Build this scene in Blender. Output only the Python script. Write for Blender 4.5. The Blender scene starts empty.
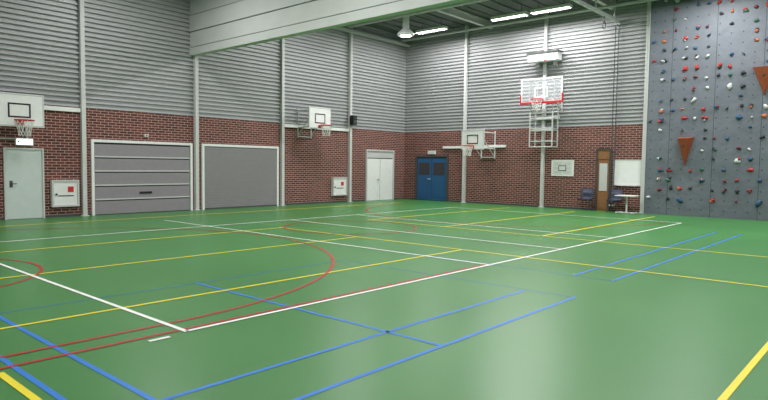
import bpy, math, random
from mathutils import Vector, Matrix
random.seed(7)
scene = bpy.context.scene
try:
    scene.view_settings.view_transform = 'Standard'
except Exception:
    pass

YL = 18.4    # left wall plane
XR = 22.3    # right (far) wall plane
X0, Y0 = -8.0, -7.0
ZC = 7.75
ZB = 3.18    # brick top

# ---------------------------------------------------------------- materials
def srgb(r, g, b):
    f = lambda c: (c/255/12.92) if c/255 <= .04045 else ((c/255+.055)/1.055)**2.4
    return (f(r), f(g), f(b), 1)

def mat(name, col, rough=.6, metal=0, var=.08, nscale=6, emit=None, es=1, spec=.4, alpha=None):
    m = bpy.data.materials.new(name); m.use_nodes = True
    nt = m.node_tree; b = nt.nodes['Principled BSDF']
    b.inputs['Roughness'].default_value = rough
    b.inputs['Metallic'].default_value = metal
    b.inputs['Specular IOR Level'].default_value = spec
    if alpha is not None: b.inputs['Alpha'].default_value = alpha
    if var:
        geo = nt.nodes.new('ShaderNodeNewGeometry')
        n = nt.nodes.new('ShaderNodeTexNoise'); n.inputs['Scale'].default_value = nscale
        n.inputs['Detail'].default_value = 4
        nt.links.new(geo.outputs['Position'], n.inputs['Vector'])
        r = nt.nodes.new('ShaderNodeMixRGB')
        r.inputs[1].default_value = tuple(c*(1-var) for c in col[:3])+(1,)
        r.inputs[2].default_value = tuple(min(1, c*(1+var)) for c in col[:3])+(1,)
        nt.links.new(n.outputs['Fac'], r.inputs[0])
        nt.links.new(r.outputs[0], b.inputs['Base Color'])
    else:
        b.inputs['Base Color'].default_value = col
    if emit:
        b.inputs['Emission Color'].default_value = emit
        b.inputs['Emission Strength'].default_value = es
    return m

def brick_mat(name, axis):
    m = bpy.data.materials.new(name); m.use_nodes = True
    nt = m.node_tree; b = nt.nodes['Principled BSDF']
    geo = nt.nodes.new('ShaderNodeNewGeometry')
    sep = nt.nodes.new('ShaderNodeSeparateXYZ'); com = nt.nodes.new('ShaderNodeCombineXYZ')
    nt.links.new(geo.outputs['Position'], sep.inputs[0])
    nt.links.new(sep.outputs[axis], com.inputs[0]); nt.links.new(sep.outputs[2], com.inputs[1])
    br = nt.nodes.new('ShaderNodeTexBrick')
    br.inputs['Scale'].default_value = 1
    br.inputs['Brick Width'].default_value = .23
    br.inputs['Row Height'].default_value = .08
    br.inputs['Mortar Size'].default_value = .0085
    br.inputs['Mortar Smooth'].default_value = .1
    br.inputs['Bias'].default_value = -.15
    br.inputs['Color1'].default_value = srgb(76, 32, 30)
    br.inputs['Color2'].default_value = srgb(114, 52, 45)
    br.inputs['Mortar'].default_value = srgb(174, 150, 142)
    nt.links.new(com.outputs[0], br.inputs['Vector'])
    nt.links.new(br.outputs['Color'], b.inputs['Base Color'])
    bp = nt.nodes.new('ShaderNodeBump'); bp.inputs['Strength'].default_value = .4; bp.inputs['Distance'].default_value = .01
    inv = nt.nodes.new('ShaderNodeMath'); inv.operation = 'SUBTRACT'; inv.inputs[0].default_value = 1
    nt.links.new(br.outputs['Fac'], inv.inputs[1]); nt.links.new(inv.outputs[0], bp.inputs['Height'])
    nt.links.new(bp.outputs[0], b.inputs['Normal'])
    b.inputs['Roughness'].default_value = .8
    return m

def floor_mat():
    m = bpy.data.materials.new('green_sports_floor'); m.use_nodes = True
    nt = m.node_tree; b = nt.nodes['Principled BSDF']
    geo = nt.nodes.new('ShaderNodeNewGeometry')
    n = nt.nodes.new('ShaderNodeTexNoise'); n.inputs['Scale'].default_value = .5; n.inputs['Detail'].default_value = 6
    n2 = nt.nodes.new('ShaderNodeTexNoise'); n2.inputs['Scale'].default_value = 60; n2.inputs['Detail'].default_value = 3
    for k in (n, n2): nt.links.new(geo.outputs['Position'], k.inputs['Vector'])
    mx = nt.nodes.new('ShaderNodeMixRGB')
    mx.inputs[1].default_value = srgb(58, 117, 60); mx.inputs[2].default_value = srgb(72, 133, 71)
    nt.links.new(n.outputs['Fac'], mx.inputs[0])
    mx2 = nt.nodes.new('ShaderNodeMixRGB'); mx2.blend_type = 'OVERLAY'; mx2.inputs[0].default_value = .12
    nt.links.new(mx.outputs[0], mx2.inputs[1]); nt.links.new(n2.outputs['Fac'], mx2.inputs[2])
    nt.links.new(mx2.outputs[0], b.inputs['Base Color'])
    rr = nt.nodes.new('ShaderNodeMapRange'); rr.inputs[3].default_value = .3; rr.inputs[4].default_value = .4
    nt.links.new(n.outputs['Fac'], rr.inputs[0]); nt.links.new(rr.outputs[0], b.inputs['Roughness'])
    b.inputs['Specular IOR Level'].default_value = .34
    return m

def climb_mat():
    m = bpy.data.materials.new('climbing_panel_textured'); m.use_nodes = True
    nt = m.node_tree; b = nt.nodes['Principled BSDF']
    N = nt.nodes.new; L = nt.links.new
    geo = N('ShaderNodeNewGeometry'); sep = N('ShaderNodeSeparateXYZ'); L(geo.outputs['Position'], sep.inputs[0])
    def mth(op, a, bb=None):
        k = N('ShaderNodeMath'); k.operation = op
        for i, v in enumerate((a, bb)):
            if v is None: continue
            if isinstance(v, (int, float)): k.inputs[i].default_value = v
            else: L(v, k.inputs[i])
        return k.outputs[0]
    def cell(o, s): return mth('SUBTRACT', mth('FRACT', mth('DIVIDE', o, s)), .5)
    a = mth('MULTIPLY', cell(mth('ADD', sep.outputs[1], 20), .34), .34)
    c = mth('MULTIPLY', cell(mth('ADD', sep.outputs[2], 20), .34), .34)
    d = mth('SQRT', mth('ADD', mth('MULTIPLY', a, a), mth('MULTIPLY', c, c)))
    bolt = mth('LESS_THAN', d, .022)
    s1 = mth('LESS_THAN', mth('ABSOLUTE', mth('MULTIPLY', cell(mth('ADD', sep.outputs[1], 20.1), 1.36), 1.36)), .008)
    msk = mth('MAXIMUM', bolt, s1)
    n = N('ShaderNodeTexNoise'); n.inputs['Scale'].default_value = 1.2; n.inputs['Detail'].default_value = 8; n.inputs['Roughness'].default_value=.7
    L(geo.outputs['Position'], n.inputs['Vector'])
    mx = N('ShaderNodeMixRGB'); mx.inputs[1].default_value = srgb(78, 85, 95); mx.inputs[2].default_value = srgb(120, 126, 136)
    L(n.outputs['Fac'], mx.inputs[0])
    mx2 = N('ShaderNodeMixRGB'); mx2.inputs[2].default_value = srgb(50, 53, 60)
    L(msk, mx2.inputs[0]); L(mx.outputs[0], mx2.inputs[1]); L(mx2.outputs[0], b.inputs['Base Color'])
    n3 = N('ShaderNodeTexNoise'); n3.inputs['Scale'].default_value = 5; L(geo.outputs['Position'], n3.inputs['Vector'])
    bp = N('ShaderNodeBump'); bp.inputs['Strength'].default_value = .5; bp.inputs['Distance'].default_value = .03
    L(n3.outputs['Fac'], bp.inputs['Height']); L(bp.outputs[0], b.inputs['Normal'])
    b.inputs['Roughness'].default_value = .6
    return m

M = {}
M['brickL'] = brick_mat('brick_x', 0); M['brickR'] = brick_mat('brick_y', 1)
M['floor'] = floor_mat(); M['climb'] = climb_mat()
M['clad'] = mat('grey_corrugated_cladding', srgb(172, 173, 176), .5, .1)
M['white'] = mat('white_paint', srgb(228, 229, 229), .5)
M['lgrey'] = mat('light_grey_steel', srgb(194, 195, 195), .45)
M['post'] = mat('column_paint', srgb(200, 201, 200), .5)
M['curtain'] = mat('divider_panel_fabric', srgb(192, 197, 194), .7, nscale=2)
M['curtain_d'] = mat('divider_panel_seam', srgb(120, 124, 122), .7)
M['ceil'] = mat('dark_ceiling_panel', srgb(108, 112, 110), .8)
M['beam'] = mat('beam_paint', srgb(204, 206, 204), .5)
M['door'] = mat('pale_door', srgb(196, 206, 204), .5)
M['garage'] = mat('garage_panel', srgb(140, 135, 142), .5)
M['garage2'] = mat('roller_slats', srgb(144, 141, 145), .45)
M['seam'] = mat('dark_seam', srgb(58, 56, 60), .7)
M['black'] = mat('black_plastic', srgb(24, 24, 26), .5)
M['dark'] = mat('dark_grey_metal', srgb(70, 72, 74), .5)
M['blue'] = mat('blue_door_paint', srgb(36, 84, 130), .5)
M['chairblue'] = mat('navy_plastic', srgb(28, 38, 62), .5)
M['red'] = mat('red_paint', srgb(196, 44, 48), .5)
M['acrylic'] = mat('acrylic_backboard', srgb(210, 214, 220), .2, alpha=.25)
M['net'] = mat('white_net_cord', srgb(220, 220, 215), .8)
M['wood'] = mat('varnished_wood', srgb(142, 98, 64), .5, var=.2, nscale=12)
M['orange'] = mat('orange_brown_volume', srgb(150, 76, 48), .6)
M['lw'] = mat('line_white', srgb(240, 242, 236), .45)
M['ly'] = mat('line_yellow', srgb(232, 214, 44), .45)
M['lb'] = mat('line_blue', srgb(40, 118, 206), .45)
M['lbf'] = mat('line_blue_worn', srgb(46, 116, 138), .45)
M['lr'] = mat('line_red', srgb(172, 42, 42), .45)
M['lamp'] = mat('lamp_diffuser', (1, 1, 1, 1), .5, var=0, emit=(1, .98, .95, 1), es=10)
M['exit'] = mat('exit_sign_lit', (.8, 1, .85, 1), .5, var=0, emit=(.95, 1, .95, 1), es=1.6)
M['green'] = mat('sign_green', srgb(30, 140, 80), .5)
M['paper'] = mat('printed_board', srgb(206, 208, 206), .6, var=.15, nscale=14)

# ---------------------------------------------------------------- mesh builder
class B:
    def __init__(s): s.v = []; s.f = []; s.m = []; s.names = []; s.sm = []
    def mi(s, k):
        if k not in s.names: s.names.append(k)
        return s.names.index(k)
    def add(s, vs, fs, k, smooth=False):
        o = len(s.v); s.v += [tuple(p) for p in vs]; i = s.mi(k)
        for f in fs: s.f.append([o+j for j in f]); s.m.append(i); s.sm.append(smooth)
    def box(s, a, b, k):
        x0, x1 = sorted((a[0], b[0])); y0, y1 = sorted((a[1], b[1])); z0, z1 = sorted((a[2], b[2]))
        vs = [(x0,y0,z0),(x1,y0,z0),(x1,y1,z0),(x0,y1,z0),(x0,y0,z1),(x1,y0,z1),(x1,y1,z1),(x0,y1,z1)]
        s.add(vs, [(0,3,2,1),(4,5,6,7),(0,1,5,4),(1,2,6,5),(2,3,7,6),(3,0,4,7)], k)
    def tube(s, p, q, r, k, n=10, r2=None):
        p = Vector(p); q = Vector(q); d = (q-p)
        if d.length < 1e-6: return
        d.normalize(); u = d.orthogonal().normalized(); w = d.cross(u); r2 = r if r2 is None else r2
        vs = []
        for c, rr in ((p, r), (q, r2)):
            for i in range(n):
                t = 2*math.pi*i/n; vs.append(c+(u*math.cos(t)+w*math.sin(t))*rr)
        s.add(vs, [(i, (i+1) % n, n+(i+1) % n, n+i) for i in range(n)], k, True)
        s.add(vs, [tuple(range(n))[::-1], tuple(range(n, 2*n))], k)
    def path(s, pts, r, k, n=8):
        for a, b in zip(pts, pts[1:]): s.tube(a, b, r, k, n)
    def ring(s, c, R, r, k, n=28, m=8):
        vs = []; fs = []
        for i in range(n):
            t = 2*math.pi*i/n
            for j in range(m):
                q = 2*math.pi*j/m; rr = R+r*math.cos(q)
                vs.append((c[0]+rr*math.cos(t), c[1]+rr*math.sin(t), c[2]+r*math.sin(q)))
        for i in range(n):
            for j in range(m):
                fs.append((i*m+j, ((i+1) % n)*m+j, ((i+1) % n)*m+(j+1) % m, i*m+(j+1) % m))
        s.add(vs, fs, k, True)
    def build(s, name, bevel=0):
        xs = [v[0] for v in s.v]; ys = [v[1] for v in s.v]; zs = [v[2] for v in s.v]
        o = Vector(((min(xs)+max(xs))/2, (min(ys)+max(ys))/2, min(zs)))
        me = bpy.data.meshes.new(name)
        me.from_pydata([tuple(Vector(v)-o) for v in s.v], [], s.f)
        for k in s.names: me.materials.append(M[k])
        for p, i, q in zip(me.polygons, s.m, s.sm): p.material_index = i; p.use_smooth = q
        me.update()
        ob = bpy.data.objects.new(name, me); ob.location = o
        scene.collection.objects.link(ob)
        if bevel:
            bm = ob.modifiers.new('bevel', 'BEVEL'); bm.width = bevel; bm.segments = 2; bm.limit_method = 'ANGLE'
        return ob

def W(w, s, d, z):
    return (s, YL-d, z) if w == 'L' else (XR-d, s, z)
def wbox(b, w, s0, s1, d0, d1, z0, z1, k): b.box(W(w, s0, d0, z0), W(w, s1, d1, z1), k)

# ---------------------------------------------------------------- room shell
b = B(); b.box((X0-.3, Y0-.3, -.2), (XR+.3, YL+.3, 0), 'floor'); b.build('floor')
b = B(); b.box((X0-.3, Y0-.3, ZC), (XR+.3, YL+.3, ZC+.2), 'ceil')
y = Y0+.4
while y < YL: b.box((X0, y, ZC-.05), (XR, y+.12, ZC), 'ceil'); y += .6
b.build('ceiling')

def clad(b, w, s0, s1, z0, z1, p=.14):
    z = z0; prof = []; g = -.07
    while z < z1-1e-4:
        prof += [(z, g), (z+p*.1, 0), (z+p*.48, 0), (z+p*.58, g)]
        z += p
    prof.append((z1, g))
    vs = []
    for zz, dd in prof:
        zz = min(zz, z1); vs += [W(w, s0, dd, zz), W(w, s1, dd, zz)]
    fs = [(2*i, 2*i+1, 2*i+3, 2*i+2) if w == 'R' else (2*i+1, 2*i, 2*i+2, 2*i+3) for i in range(len(prof)-1)]
    b.add(vs, fs, 'clad')

b = B(); wbox(b, 'L', X0-.3, XR+.3, 0, -.3, 0, ZB, 'brickL'); wbox(b, 'L', X0-.3, XR+.3, -.08, -.3, ZB, ZC, 'clad')
clad(b, 'L', X0, XR+.07, ZB, ZC-.005); b.build('wall_left')
b = B(); wbox(b, 'R', Y0-.3, YL, 0, -.3, 0, ZB, 'brickR'); wbox(b, 'R', Y0-.3, YL, -.08, -.3, ZB, ZC, 'clad')
clad(b, 'R', Y0, YL+.07, ZB, ZC-.005); b.build('wall_right')
b = B(); b.box((X0-.3, Y0-.3, 0), (XR, Y0, ZB), 'brickL'); b.box((X0-.3, Y0-.3, ZB), (XR, Y0, ZC), 'clad'); b.build('wall_front')
b = B(); b.box((X0-.3, Y0, 0), (X0, YL, ZB), 'brickR'); b.box((X0-.3, Y0, ZB), (X0, YL, ZC), 'clad'); b.build('wall_back')

# columns
for i, s in enumerate((-3.7, 0, 3.7, 7.4, 11.1, 14.8, 18.5)):
    b = B(); wbox(b, 'L', s-.06, s+.06, 0, .13, 0, ZC, 'post')
    wbox(b, 'L', s-.11, s+.11, 0, .15, 0, .02, 'post'); b.build('wall_column')
for s in (14.93, 11.18, 7.27, -1.5):
    b = B(); wbox(b, 'R', s-.06, s+.06, 0, .13, 0, ZC, 'post')
    wbox(b, 'R', s-.11, s+.11, 0, .15, 0, .02, 'post'); b.build('wall_column')
# baseboards (skipping the doors)
b = B()
for a, c in ((X0, 5.3), (6.36, 7.3), (7.5, 7.6), (11.22, 11.3), (14.62, 14.7), (14.9, 18.4), (18.6, 19.5), (21.5, XR)):
    wbox(b, 'L', a, c, 0, .02, 0, .07, 'dark')
b.build('baseboard_left')
b = B()
for a, c in ((17.7, YL), (15.05, 15.78), (11.28, 14.83), (9.05, 11.08), (7.36, 8.42)):
    wbox(b, 'R', a, c, 0, .02, 0, .07, 'dark')
b.build('baseboard_right')
# trim: top rails and hoop mounting rails
b = B(); wbox(b, 'L', X0, XR-.01, .13, .25, 7.2, 7.32, 'beam'); b.build('trim_1')
b = B(); wbox(b, 'L', 3.77, 7.33, .0, .07, 3.04, 3.16, 'white'); b.build('trim_2')
b = B(); wbox(b, 'L', 14.87, 18.43, .0, .07, 3.04, 3.16, 'white'); b.build('trim_3')

# ---------------------------------------------------------------- doors
def frame(b, w, s0, s1, z1, t, k, d=.05):
    wbox(b, w, s0, s0+t, 0, d, 0, z1, k); wbox(b, w, s1-t, s1, 0, d, 0, z1, k)
    wbox(b, w, s0+t, s1-t, 0, d, z1-t, z1, k)
# single pale door
b = B(); frame(b, 'L', 5.33, 6.33, 1.96, .05, 'lgrey', .06)
wbox(b, 'L', 5.38, 6.28, 0, .035, .01, 1.91, 'door')
b.tube(W('L', 5.5, .035, .98), W('L', 5.5, .09, .98), .012, 'dark'); b.tube(W('L', 5.5, .09, .98), W('L', 5.62, .09, .98), .012, 'dark')
wbox(b, 'L', 5.46, 5.54, .035, .042, .88, 1.06, 'dark'); b.build('door_1', .004)
# sectional garage door
b = B(); s0, s1 = 7.62, 10.95
frame(b, 'L', s0, s1, 2.27, .08, 'white', .08)
wbox(b, 'L', s0+.08, s1-.08, 0, .02, 0, 2.19, 'seam')
zz = .02
for i in range(5):
    h = .425
    wbox(b, 'L', s0+.1, s1-.1, .02, .05, zz, zz+h-.03, 'garage')
    if i in (1, 2, 3, 4): wbox(b, 'L', s0+.1, s1-.1, .05, .062, zz, zz+.04, 'lgrey')
    zz += h+.005
wbox(b, 'L', 9.1, 9.5, .05, .075, .62, .68, 'black'); b.build('garage_door')
# roller garage door
b = B(); s0, s1 = 11.32, 14.62
frame(b, 'L', s0, s1, 2.27, .08, 'white', .08)
z = .02
while z < 2.14:
    wbox(b, 'L', s0+.08, s1-.08, 0, .045, z, z+.07, 'garage2'); wbox(b, 'L', s0+.08, s1-.08, 0, .02, z+.07, z+.09, 'garage2'); z += .09
wbox(b, 'L', s0+.08, s1-.08, 0, .06, 0, .05, 'dark')
b.build('garage_door')
# white double door
b = B(); s0, s1 = 19.55, 21.45
frame(b, 'L', s0, s1, 2.3, .06, 'lgrey', .08)
for a, c in ((s0+.07, (s0+s1)/2-.01), ((s0+s1)/2+.01, s1-.07)):
    wbox(b, 'L', a, c, 0, .04, .01, 1.9, 'white')
wbox(b, 'L', s0+.06, s1-.06, 0, .035, 1.94, 2.23, 'lgrey'); wbox(b, 'L', s0+.06, s1-.06, 0, .01, 0, 2.0, 'seam')
b.tube(W('L', 20.4, .04, .95), W('L', 20.4, .1, .95), .015, 'dark'); b.tube(W('L', 20.4, .1, .95), W('L', 20.25, .1, .95), .015, 'dark')
b.build('door_2')
# blue double door
b = B(); s0, s1 = 15.82, 17.66
frame(b, 'R', s0, s1, 2.08, .07, 'dark', .07)
wbox(b, 'R', s0+.07, s1-.07, 0, .012, 0, 2.01, 'seam')
mid = (s0+s1)/2
for a, c in ((s0+.09, mid-.01), (mid+.01, s1-.09)):
    wbox(b, 'R', a, c, .012, .04, .02, 1.97, 'blue')
    wbox(b, 'R', a+.1, c-.1, .04, .05, 1.2, 1.75, 'seam'); wbox(b, 'R', a+.1, c-.1, .04, .05, .15, .95, 'blue')
b.tube(W('R', mid+.06, .04, 1), W('R', mid+.06, .1, 1), .014, 'lgrey'); b.tube(W('R', mid+.06, .1, 1), W('R', mid+.2, .1, 1), .014, 'lgrey')
b.build('door_3')
# narrow wood / glass door
b = B(); frame(b, 'R', 8.46, 9.0, 2.33, .05, 'dark', .07)
wbox(b, 'R', 8.51, 8.95, 0, .03, 0, 1.9, 'wood'); wbox(b, 'R', 8.51, 8.95, 0, .045, 1.93, 2.28, 'wood')
wbox(b, 'R', 8.58, 8.88, .03, .04, .75, 1.78, 'lgrey'); wbox(b, 'R', 8.54, 8.92, .03, .04, .08, .65, 'wood'); b.build('door_4')

# exit sign
b = B(); wbox(b, 'L', 5.62, 6.05, 0, .09, 2.03, 2.22, 'white'); wbox(b, 'L', 5.64, 6.03, .09, .1, 2.05, 2.2, 'exit')
wbox(b, 'L', 5.66, 5.7, .1, .104, 2.1, 2.16, 'green'); b.build('exit_sign')
b = B(); wbox(b, 'R', 16.55, 16.95, 0, .08, 2.14, 2.3, 'white'); wbox(b, 'R', 16.57, 16.93, .08, .088, 2.16, 2.28, 'paper'); b.build('exit_sign')
b = B(); wbox(b, 'L', 9.28, 9.4, 0, .07, 2.42, 2.5, 'white'); b.tube(W('L', 9.34, .07, 2.46), W('L', 9.34, .09, 2.46), .025, 'dark'); b.build('door_sensor')

# fire hose cabinets
def hose(s0, s1):
    b = B(); z0, z1 = .3, 1.07
    wbox(b, 'L', s0, s1, 0, .1, z0, z1, 'white')
    for q in ((s0, s0+.05, z0, z1), (s1-.05, s1, z0, z1), (s0+.05, s1-.05, z0, z0+.05), (s0+.05, s1-.05, z1-.05, z1)):
        wbox(b, 'L', q[0], q[1], .1, .125, q[2], q[3], 'lgrey')
    m = (s0+s1)/2
    wbox(b, 'L', m+.06, m+.22, .1, .108, .72, .88, 'red'); wbox(b, 'L', m-.2, m+.22, .1, .106, .6, .63, 'dark')
    b.tube(W('L', s0+.12, .1, .66), W('L', s0+.12, .13, .66), .03, 'dark')
    b.build('fire_hose_cabinet')
hose(6.5, 7.24); hose(17.47, 18.3)

# notice board, whiteboard
b = B(); s0, s1, z0, z1 = 9.9, 10.82, 1.27, 1.9
wbox(b, 'R', s0, s1, 0, .03, z0, z1, 'white'); wbox(b, 'R', s0+.05, s1-.05, .03, .035, z0+.05, z1-.05, 'paper')
for r in range(3):
    for c in range(2): wbox(b, 'R', s0+.12+c*.38, s0+.4+c*.38, .035, .037, z0+.1+r*.16, z0+.2+r*.16, 'lgrey')
wbox(b, 'R', s0+.3, s0+.62, .037, .04, z0+.2, z0+.42, 'dark'); wbox(b, 'R', s0+.33, s0+.59, .04, .042, z0+.23, z0+.39, 'paper')
b.build('notice_board')
b = B(); wbox(b, 'R', 7.38, 8.34, 0, .025, .99, 1.9, 'white')
for q in ((7.36, 8.36, .97, 1.0), (7.36, 8.36, 1.89, 1.92), (7.36, 7.39, 1.0, 1.89), (8.33, 8.36, 1.0, 1.89)):
    wbox(b, 'R', q[0], q[1], 0, .035, q[2], q[3], 'lgrey')
wbox(b, 'R', 7.5, 8.2, .025, .09, .96, .975, 'lgrey'); b.build('whiteboard')

# ---------------------------------------------------------------- basketball hoops
def hoop(w, s, d, z0, z1, wd, zr, cage=False, barw=None, name='basketball_hoop'):
    b = B(); h = z1-z0
    wbox(b, w, s-wd/2, s+wd/2, d-.03, d, z0, z1, 'acrylic' if cage else 'white')
    def rect(a0, a1, c0, c1, k, t):
        wbox(b, w, a0, a0+t, d, d+.006, c0, c1, k); wbox(b, w, a1-t, a1, d, d+.006, c0, c1, k)
        wbox(b, w, a0+t, a1-t, d, d+.006, c0, c0+t, k); wbox(b, w, a0+t, a1-t, d, d+.006, c1-t, c1, k)
    if cage:
        rect(s-wd/2, s+wd/2, z0, z1, 'white', .06)
        rect(s-.28, s+.28, zr+.1, zr+.5, 'white', .045)
        wbox(b, w, s-wd/2-.02, s+wd/2+.02, d-.045, d+.02, z0-.03, z0+.05, 'red')
        for q in (s-wd/2-.02, s+wd/2-.03): wbox(b, w, q, q+.05, d-.045, d+.02, z0+.05, z0+.33, 'red')
    else:
        rect(s-wd/2+.01, s+wd/2-.01, z0+.01, z1-.01, 'lgrey', .03)
        rect(s-.27, s+.27, zr+.08, zr+.46, 'black', .04)
    R = .225; rc = d+.13+R
    wbox(b, w, s-.09, s+.09, d, d+.05, zr-.1, zr+.02, 'red')
    wbox(b, w, s-.05, s+.05, d+.05, d+.14, zr-.03, zr, 'red')
    c = Vector(W(w, s, rc, zr)); b.ring(c, R, .014, 'red')
    lv = [(zr-.02, R), (zr-.12, R*.86), (zr-.24, R*.7), (zr-.36, R*.62), (zr-.42, R*.64)]
    for i in range(12):
        for sg in (1, -1):
            pts = []
            for j, (zz, rr) in enumerate(lv):
                t2 = 2*math.pi*(i+sg*.5*j)/12
                pts.append((c.x+rr*math.cos(t2), c.y+rr*math.sin(t2), zz))
            b.path(pts, .006, 'net', 4)
    sw = wd*.3
    for q in (-sw, sw):
        b.tube(W(w, s+q, .0, z1-.1), W(w, s+q, d-.03, z1-.1), .025, 'lgrey')
        b.tube(W(w, s+q, .0, z0-.25 if cage else z0+.05), W(w, s+q, d-.03, z0+.08), .025, 'lgrey')
        b.tube(W(w, s+q, .03, z0-.35), W(w, s+q, .03, z1), .03, 'lgrey')
        b.tube(W(w, s+q, .03, z0-.3), W(w, s+q, d-.04, z1-.15), .018, 'lgrey')
        b.tube(W(w, s+q, d-.05, z0-.0), W(w, s+q, d-.05, z1), .02, 'lgrey')
    for zz in (z0+.08, z1-.1): b.tube(W(w, s-sw, d-.06, zz), W(w, s+sw, d-.06, zz), .02, 'lgrey')
    b.tube(W(w, s-sw, .04, z0-.3), W(w, s+sw, .04, z0-.3), .02, 'lgrey')
    if cage:
        s0, s1 = s-.45, s+.5
        for q in (s0, s1):
            for dd in (.19, d-.1):
                b.tube(W(w, q, dd, 2.4), W(w, q, dd, z0+.2), .026, 'lgrey')
        for zz in (2.4, 2.62, 3.05, 3.12, 3.5, 3.75):
            for dd in (.19, d-.1): b.tube(W(w, s0, dd, zz), W(w, s1, dd, zz), .018, 'lgrey')
            for q in (s0, s1): b.tube(W(w, q, .19, zz), W(w, q, d-.1, zz), .018, 'lgrey')
        wbox(b, w, s0, s1, 0, .17, 3.5, 3.6, 'lgrey')
    if barw: wbox(b, w, barw[0], barw[1], 0, .08, barw[2], barw[2]+.1, 'white')
    return b.build(name)
hoop('L', 5.55, .65, 2.5, 3.37, 1.2, 2.66)
hoop('L', 15.95, .95, 3.0, 3.82, 1.15, 3.12)
hoop('R', 13.75, 1.25, 2.3, 3.12, 1.1, 2.45, barw=(12.9, 14.8, 2.42))
b = B(); wbox(b, 'R', 15.05, 16.1, 0, .08, 2.4, 2.5, 'white'); b.build('trim_4')
hoop('R', 10.98, .75, 4.1, 5.06, 1.75, 4.2, cage=True)

# white unit above the main hoop
b = B(); wbox(b, 'R', 10.45, 11.7, .16, .55, 5.75, 6.05, 'white')
for i in range(8): wbox(b, 'R', 10.55+i*.14, 10.63+i*.14, .55, .56, 5.8, 6.0, 'lgrey')
wbox(b, 'R', 10.7, 10.8, 0, .16, 5.6, 6.2, 'lgrey'); wbox(b, 'R', 11.4, 11.5, 0, .16, 5.6, 6.2, 'lgrey')
wbox(b, 'R', 10.4, 11.75, .1, .6, 6.05, 6.1, 'dark'); wbox(b, 'R', 10.9, 11.0, .56, .57, 5.72, 5.78, 'red'); b.build('wall_heater')
# loudspeaker
b = B(); wbox(b, 'L', 18.38, 18.62, .15, .36, 3.32, 3.72, 'black'); wbox(b, 'L', 18.46, 18.54, .13, .16, 3.45, 3.6, 'dark')
b.tube(W('L', 18.5, .36, 3.45), W('L', 18.5, .37, 3.45), .09, 'dark', 16); b.tube(W('L', 18.5, .36, 3.62), W('L', 18.5, .37, 3.62), .05, 'dark', 12)
b.build('loudspeaker', .01)

# cables + hoist rail
for yy in (8.42, 8.3):
    b = B(); b.tube(W('R', yy, .12, .25), W('R', yy, .12, 6.85), .016, 'dark', 6)
    wbox(b, 'R', yy-.03, yy+.03, 0, .15, 6.8, 6.86, 'lgrey'); wbox(b, 'R', yy-.03, yy+.03, 0, .15, .2, .26, 'lgrey'); b.build('pulley_cable')
b = B(); b.box((18.2, 8.33, 6.9), (XR-.001, 8.43, 7.0), 'beam')
for xx in (18.4, 20.2, 21.9): b.box((xx, 8.36, 7.0), (xx+.05, 8.4, ZC-.06), 'beam')
b.tube((21.0, 8.38, 6.9), (21.0, 8.38, 6.7), .015, 'dark')
b.path([(21.0+.12*math.cos(t*math.pi/8), 8.38, 6.58+.12*math.sin(t*math.pi/8)) for t in range(17)], .015, 'dark')
b.build('hoist_rail')

# ---------------------------------------------------------------- climbing wall
b = B(); CY = 7.18; b.box((XR-.18, Y0+1, 0), (XR-.001, CY, 7.6), 'climb')
b.box((XR-.2, CY-.0, 0), (XR-.001, CY+.03, 7.6), 'lgrey'); b.build('climbing_wall')
b = B()
for k, c in (('h1', (170, 46, 46)), ('h2', (196, 198, 196)), ('h3', (44, 84, 116)), ('h4', (62, 104, 88)), ('h5', (46, 48, 55)), ('h6', (190, 104, 66)), ('h7', (116, 44, 52))):
    M[k] = mat('hold_'+k, srgb(*c), .6)
import bmesh
bmx = bmesh.new(); bmesh.ops.create_icosphere(bmx, subdivisions=2, radius=1)
iv = [v.co.copy() for v in bmx.verts]; iff = [[v.index for v in f.verts] for f in bmx.faces]; bmx.free()
VOL = ((5.88, 2.68, 1.72, .52), (3.66, 4.85, 3.95, .7))
for i in range(400):
    yy = random.uniform(.3, 7.0); zz = random.uniform(.5, 7.3)
    yy = round((yy+20)/.34-.5)*.34+.17-20; zz = round((zz+20)/.34-.5)*.34+.17-20
    yy += random.uniform(-.05, .05); zz += random.uniform(-.05, .05)
    if any(abs(yy-v[0]) < .45 and v[2]-.15 < zz < v[1]+.15 for v in VOL): continue
    big = random.random() < .2
    sy = random.uniform(.03, .075)*(1.5 if big else 1); sz = random.uniform(.03, .065)*(1.5 if big else 1); sx = random.uniform(.05, .09)
    ph = [random.uniform(0, 6) for _ in range(3)]
    a = random.uniform(0, 3.14); vs = []
    for v in iv:
        q = 1+.25*math.sin(3*v.y+ph[0])*math.cos(3*v.z+ph[1])+.15*math.sin(5*v.y+ph[2])
        p = Vector((-max(-v.x, -.02)*sx, v.y*sy*q, v.z*sz*q))
        y2 = p.y*math.cos(a)-p.z*math.sin(a); z2 = p.y*math.sin(a)+p.z*math.cos(a)
        vs.append((XR-.182+p.x, yy+y2, zz+z2))
    b.add(vs, iff, random.choice(['h1', 'h1', 'h1', 'h2', 'h2', 'h3', 'h3', 'h3', 'h4', 'h5', 'h5', 'h5', 'h5', 'h6', 'h6', 'h7', 'h7']), True)
b.build('climbing_holds')
def volume(yc, zt, zb, wd):
    b = B(); x = XR-.18; o = .36
    vs = [(x, yc-wd/2, zt), (x, yc+wd/2, zt), (x, yc, zb), (x-o, yc-wd*.32, zt-.05), (x-o, yc+wd*.32, zt-.05), (x-.1, yc, zb+.03)]
    b.add(vs, [(0, 1, 4, 3), (3, 4, 5), (1, 2, 5, 4), (0, 3, 5, 2), (0, 2, 1)], 'orange')
    b.tube((x-o*.75, yc, zt-.3), (x-o*.75-.06, yc, zt-.3), .03, 'seam'); b.build('climbing_volume')
for v in VOL: volume(*v)

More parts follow.
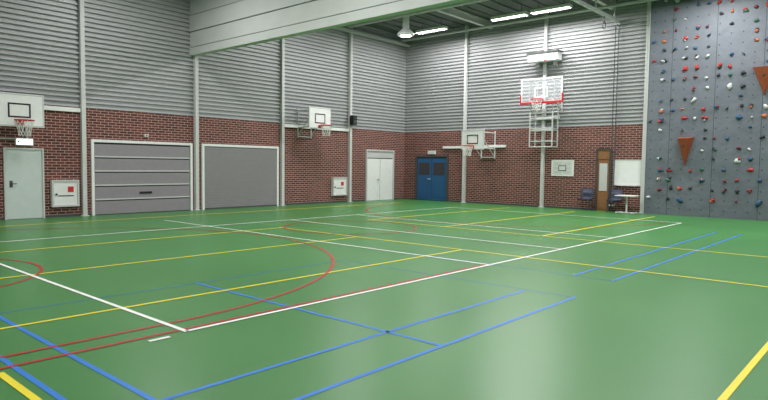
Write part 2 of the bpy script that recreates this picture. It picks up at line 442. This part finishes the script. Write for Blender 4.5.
# ---------------------------------------------------------------- chairs & table
def chair(x, y):
    b = B(); k = 'chairblue'
    for sy in (-.2, .2):
        b.path([(x-.2, y+sy, 0), (x-.17, y+sy*.95, .41), (x+.17, y+sy*.95, .41), (x+.22, y+sy, 0)], .012, 'dark')
        b.path([(x+.16, y+sy*.9, .41), (x+.25, y+sy*.9, .78)], .012, 'dark')
    n = 7; vs = []; prof = [(-.22, .42), (-.18, .445), (0, .43), (.14, .43), (.19, .47), (.215, .6), (.25, .82)]
    for px, pz in prof:
        for j in range(n):
            t = (j/(n-1)-.5)*2; vs.append((x+px-(abs(t)**2)*.02*(pz > .46), y+t*.22, pz+.015*t*t))
    m = len(vs); vs += [(v[0]+.012, v[1], v[2]-.012) for v in vs]
    fs = []
    for i in range(len(prof)-1):
        for j in range(n-1):
            q = (i*n+j, i*n+j+1, (i+1)*n+j+1, (i+1)*n+j); fs += [q, tuple(m+e for e in q[::-1])]
    for i in range(len(prof)-1):
        for j in (0, n-1): fs.append((i*n+j, (i+1)*n+j, m+(i+1)*n+j, m+i*n+j))
    for j in range(n-1):
        for i in (0, len(prof)-1): fs.append((i*n+j, i*n+j+1, m+i*n+j+1, m+i*n+j))
    b.add(vs, fs, k, True); b.build('chair')
chair(21.9, 9.25); chair(21.9, 8.15)
b = B(); tx, ty = 21.6, 7.6
b.box((tx-.28, ty-.33, .62), (tx+.28, ty+.33, .65), 'white')
b.tube((tx, ty, .05), (tx, ty, .62), .03, 'white')
b.box((tx-.25, ty-.3, .02), (tx+.25, ty-.25, .06), 'white'); b.box((tx-.25, ty+.25, .02), (tx+.25, ty+.3, .06), 'white'); b.box((tx-.03, ty-.3, .02), (tx+.03, ty+.3, .06), 'white')
for q in (-.22, .22):
    for r in (-.275, .275): b.tube((tx+q, ty+r-.01, .02), (tx+q, ty+r+.01, .02), .02, 'black')
b.build('folding_table')

# ---------------------------------------------------------------- divider housing
b = B(); xa = 10.9
b.box((xa+.04, Y0+.01, 5.4), (xa+.22, YL-.001, ZC-.06), 'curtain_d')
for z0, z1, o in ((5.2, 5.44, .0), (5.47, 5.95, .02), (5.98, 6.5, .0), (6.53, 7.1, .02), (7.13, ZC-.06, 0)):
    b.box((xa+o, Y0+.01, z0), (xa+.24, YL-.001, z1), 'curtain')
b.build('divider_curtain')

# ---------------------------------------------------------------- ceiling structure
for yy in (13.7, 8.6, 3.5, -1.6):
    b = B(); x0 = 11.7; b.box((x0, yy-.08, 7.42), (XR-.01, yy+.08, 7.45), 'beam'); b.box((x0, yy-.02, 7.45), (XR-.01, yy+.02, ZC-.06), 'beam'); b.box((x0, yy-.08, ZC-.08), (XR-.01, yy+.08, ZC-.05), 'beam')
    b.build('ceiling_beam')
for xx in (21.6, 18.0):
    b = B(); b.box((xx, Y0+.01, 7.35), (xx+.06, YL-.3, 7.41), 'beam'); b.box((xx+.12, Y0+.01, 7.35), (xx+.18, YL-.3, 7.41), 'beam')
    yy = Y0+.5
    while yy < YL-.5: b.box((xx+.06, yy, 7.36), (xx+.12, yy+.03, 7.38), 'beam'); yy += .5
    b.build('cable_tray')

def lampfix(x, y, e0):
    b = B(); b.box((x-.14, y-.75, 7.3), (x+.14, y+.75, 7.38), 'white')
    for e in (-.74, .72): b.box((x-.14, y+e, 7.27), (x+.14, y+e+.02, 7.3), 'white')
    b.box((x-.15, y-.75, 7.27), (x-.14, y+.75, 7.38), 'white'); b.box((x+.14, y-.75, 7.27), (x+.15, y+.75, 7.38), 'white')
    b.box((x-.12, y-.72, 7.285), (x+.12, y+.72, 7.3), 'lamp')
    for e in (-.5, .5): b.tube((x, y+e, 7.38), (x, y+e, ZC-.06), .01, 'dark', 6)
    b.build('fluorescent_lamp')
    l = bpy.data.lights.new('lamp_light', 'AREA'); l.shape = 'RECTANGLE'; l.size = .24; l.size_y = 1.44; l.energy = e0; l.color = (1, .99, .97)
    o = bpy.data.objects.new('lamp_light', l); o.location = (x, y, 7.275); scene.collection.objects.link(o)
for x, e0, ys in ((20.5, 180, (15.55, 11.85, 10.15, 5.0, 1.0, -3.5)), (15.5, 195, (15, 8.5, 5, 1, -3.5)), (8.0, 175, (15, 10, 5, 0, -5)),
                  (2.0, 100, (15, 10, 5, 0, -5)), (-4.0, 90, (14, 7, 0))):
    for y in ys: lampfix(x, y, e0)

# hanging diffuser
b = B(); x, y = 18.5, 15.3
b.tube((x, y, ZC-.06), (x, y, 7.0), .13, 'white', 20); b.tube((x, y, 7.0), (x, y, 6.8), .13, 'white', 20, .33); b.tube((x, y, 6.8), (x, y, 6.72), .33, 'white', 20)
b.tube((x, y, 6.72), (x, y, 6.69), .2, 'lamp', 20); b.build('ceiling_air_diffuser')

# ---------------------------------------------------------------- court markings
def lines(name, k, segs, z, w=.05, arcs=()):
    b = B()
    for s in segs:
        x0, y0, x1, y1 = s[:4]; ww = (s[4] if len(s) > 4 else w)/2
        if abs(x1-x0) > abs(y1-y0): vs = [(x0, y0-ww, z), (x1, y1-ww, z), (x1, y1+ww, z), (x0, y0+ww, z)]
        else: vs = [(x0-ww, y0, z), (x0+ww, y0, z), (x1+ww, y1, z), (x1-ww, y1, z)]
        b.add(vs, [(0, 1, 2, 3)], k)
    for cx, cy, R, a0, a1 in arcs:
        n = 72; vs = []
        for i in range(n+1):
            t = math.radians(a0+(a1-a0)*i/n)
            for r in (R-w/2, R+w/2): vs.append((cx+r*math.cos(t), cy+r*math.sin(t), z))
        b.add(vs, [(2*i, 2*i+1, 2*i+3, 2*i+2) for i in range(n)], k)
    b.build(name)
lines('court_marking_white', 'lw', [(2.98, 5.12, 19.18, 5.12), (2.98, 5.1, 2.98, 13.4), (2.98, 13.4, 19.18, 13.4, .06), (19.18, 5.12, 19.18, 13.4),
      (8.43, 5.12, 8.43, 15.6), (11.1, 5.12, 11.1, 13.4), (13.8, 5.12, 13.8, 13.4), (2.58, 5.06, 2.78, 5.06)], .006, .05)
lines('court_marking_yellow', 'ly', [(-5, 6.45, 9.6, 6.45), (-5, 9.25, 9.6, 9.25, .055), (-5, 11.9, 9.6, 11.9, .06), (-5, 16.6, 20, 16.6, .09), (9.6, -4, 9.6, 12),
      (12.9, -3, 12.9, 12), (12.9, 6.45, 21, 6.45, .06), (12.9, 9.25, 21, 9.25, .06), (12.9, 11.9, 21, 11.9, .06), (1.42, -2, 1.42, 5.1, .055), (1.42, .93, 9.6, .93, .052)], .004, .05)
lines('court_marking_blue', 'lb', [(1.95, 3.73, 7.0, 3.73), (1.54, 3.08, 7.1, 3.08), (1.95, 3.73, 1.95, 8), (1.54, 3.08, 1.54, 7.0), (4.3, 3.1, 4.3, 7.14),
      (8.5, 3.15, 17, 3.15), (8.5, 3.73, 17, 3.73)], .003, .045)
lines('court_marking_blue', 'lbf', [(7.05, 3.08, 7.05, 7.1), (1.95, 7.12, 7.05, 7.12), (8.5, 3.1, 8.5, 7)], .002, .04)
lines('court_marking_red', 'lr', [(-5, 5.2, 8.4, 5.2), (-5, 5.5, 3.05, 5.5)], .005, .045,
      [(3.05, 10.7, 5.2, -90, 90), (11.05, 10.9, 1.7, 0, 360), (1.55, 10.2, 1.8, -90, 90), (19.05, 10.7, 5.2, 90, 270)])

# ---------------------------------------------------------------- world & camera
w = bpy.data.worlds.new('world'); scene.world = w; w.use_nodes = True
w.node_tree.nodes['Background'].inputs[0].default_value = (.5, .55, .6, 1); w.node_tree.nodes['Background'].inputs[1].default_value = .3

yaw = math.radians(41.44); p = math.radians(3.296); ro = math.radians(.707)
f = Vector((math.cos(yaw), math.sin(yaw), 0)); R0 = Vector((math.sin(yaw), -math.cos(yaw), 0)); Z = Vector((0, 0, 1))
F = f*math.cos(p)-Z*math.sin(p); U0 = f*math.sin(p)+Z*math.cos(p)
R = R0*math.cos(ro)+U0*math.sin(ro); U = -R0*math.sin(ro)+U0*math.cos(ro)
cam = bpy.data.cameras.new('camera'); co = bpy.data.objects.new('camera', cam)
mt = Matrix((R, U, -F)).transposed().to_4x4(); mt.translation = Vector((0, 0, 1.6))
co.matrix_world = mt; cam.sensor_width = 36; cam.lens = 600/768*36; cam.sensor_fit = 'HORIZONTAL'
scene.collection.objects.link(co); scene.camera = co
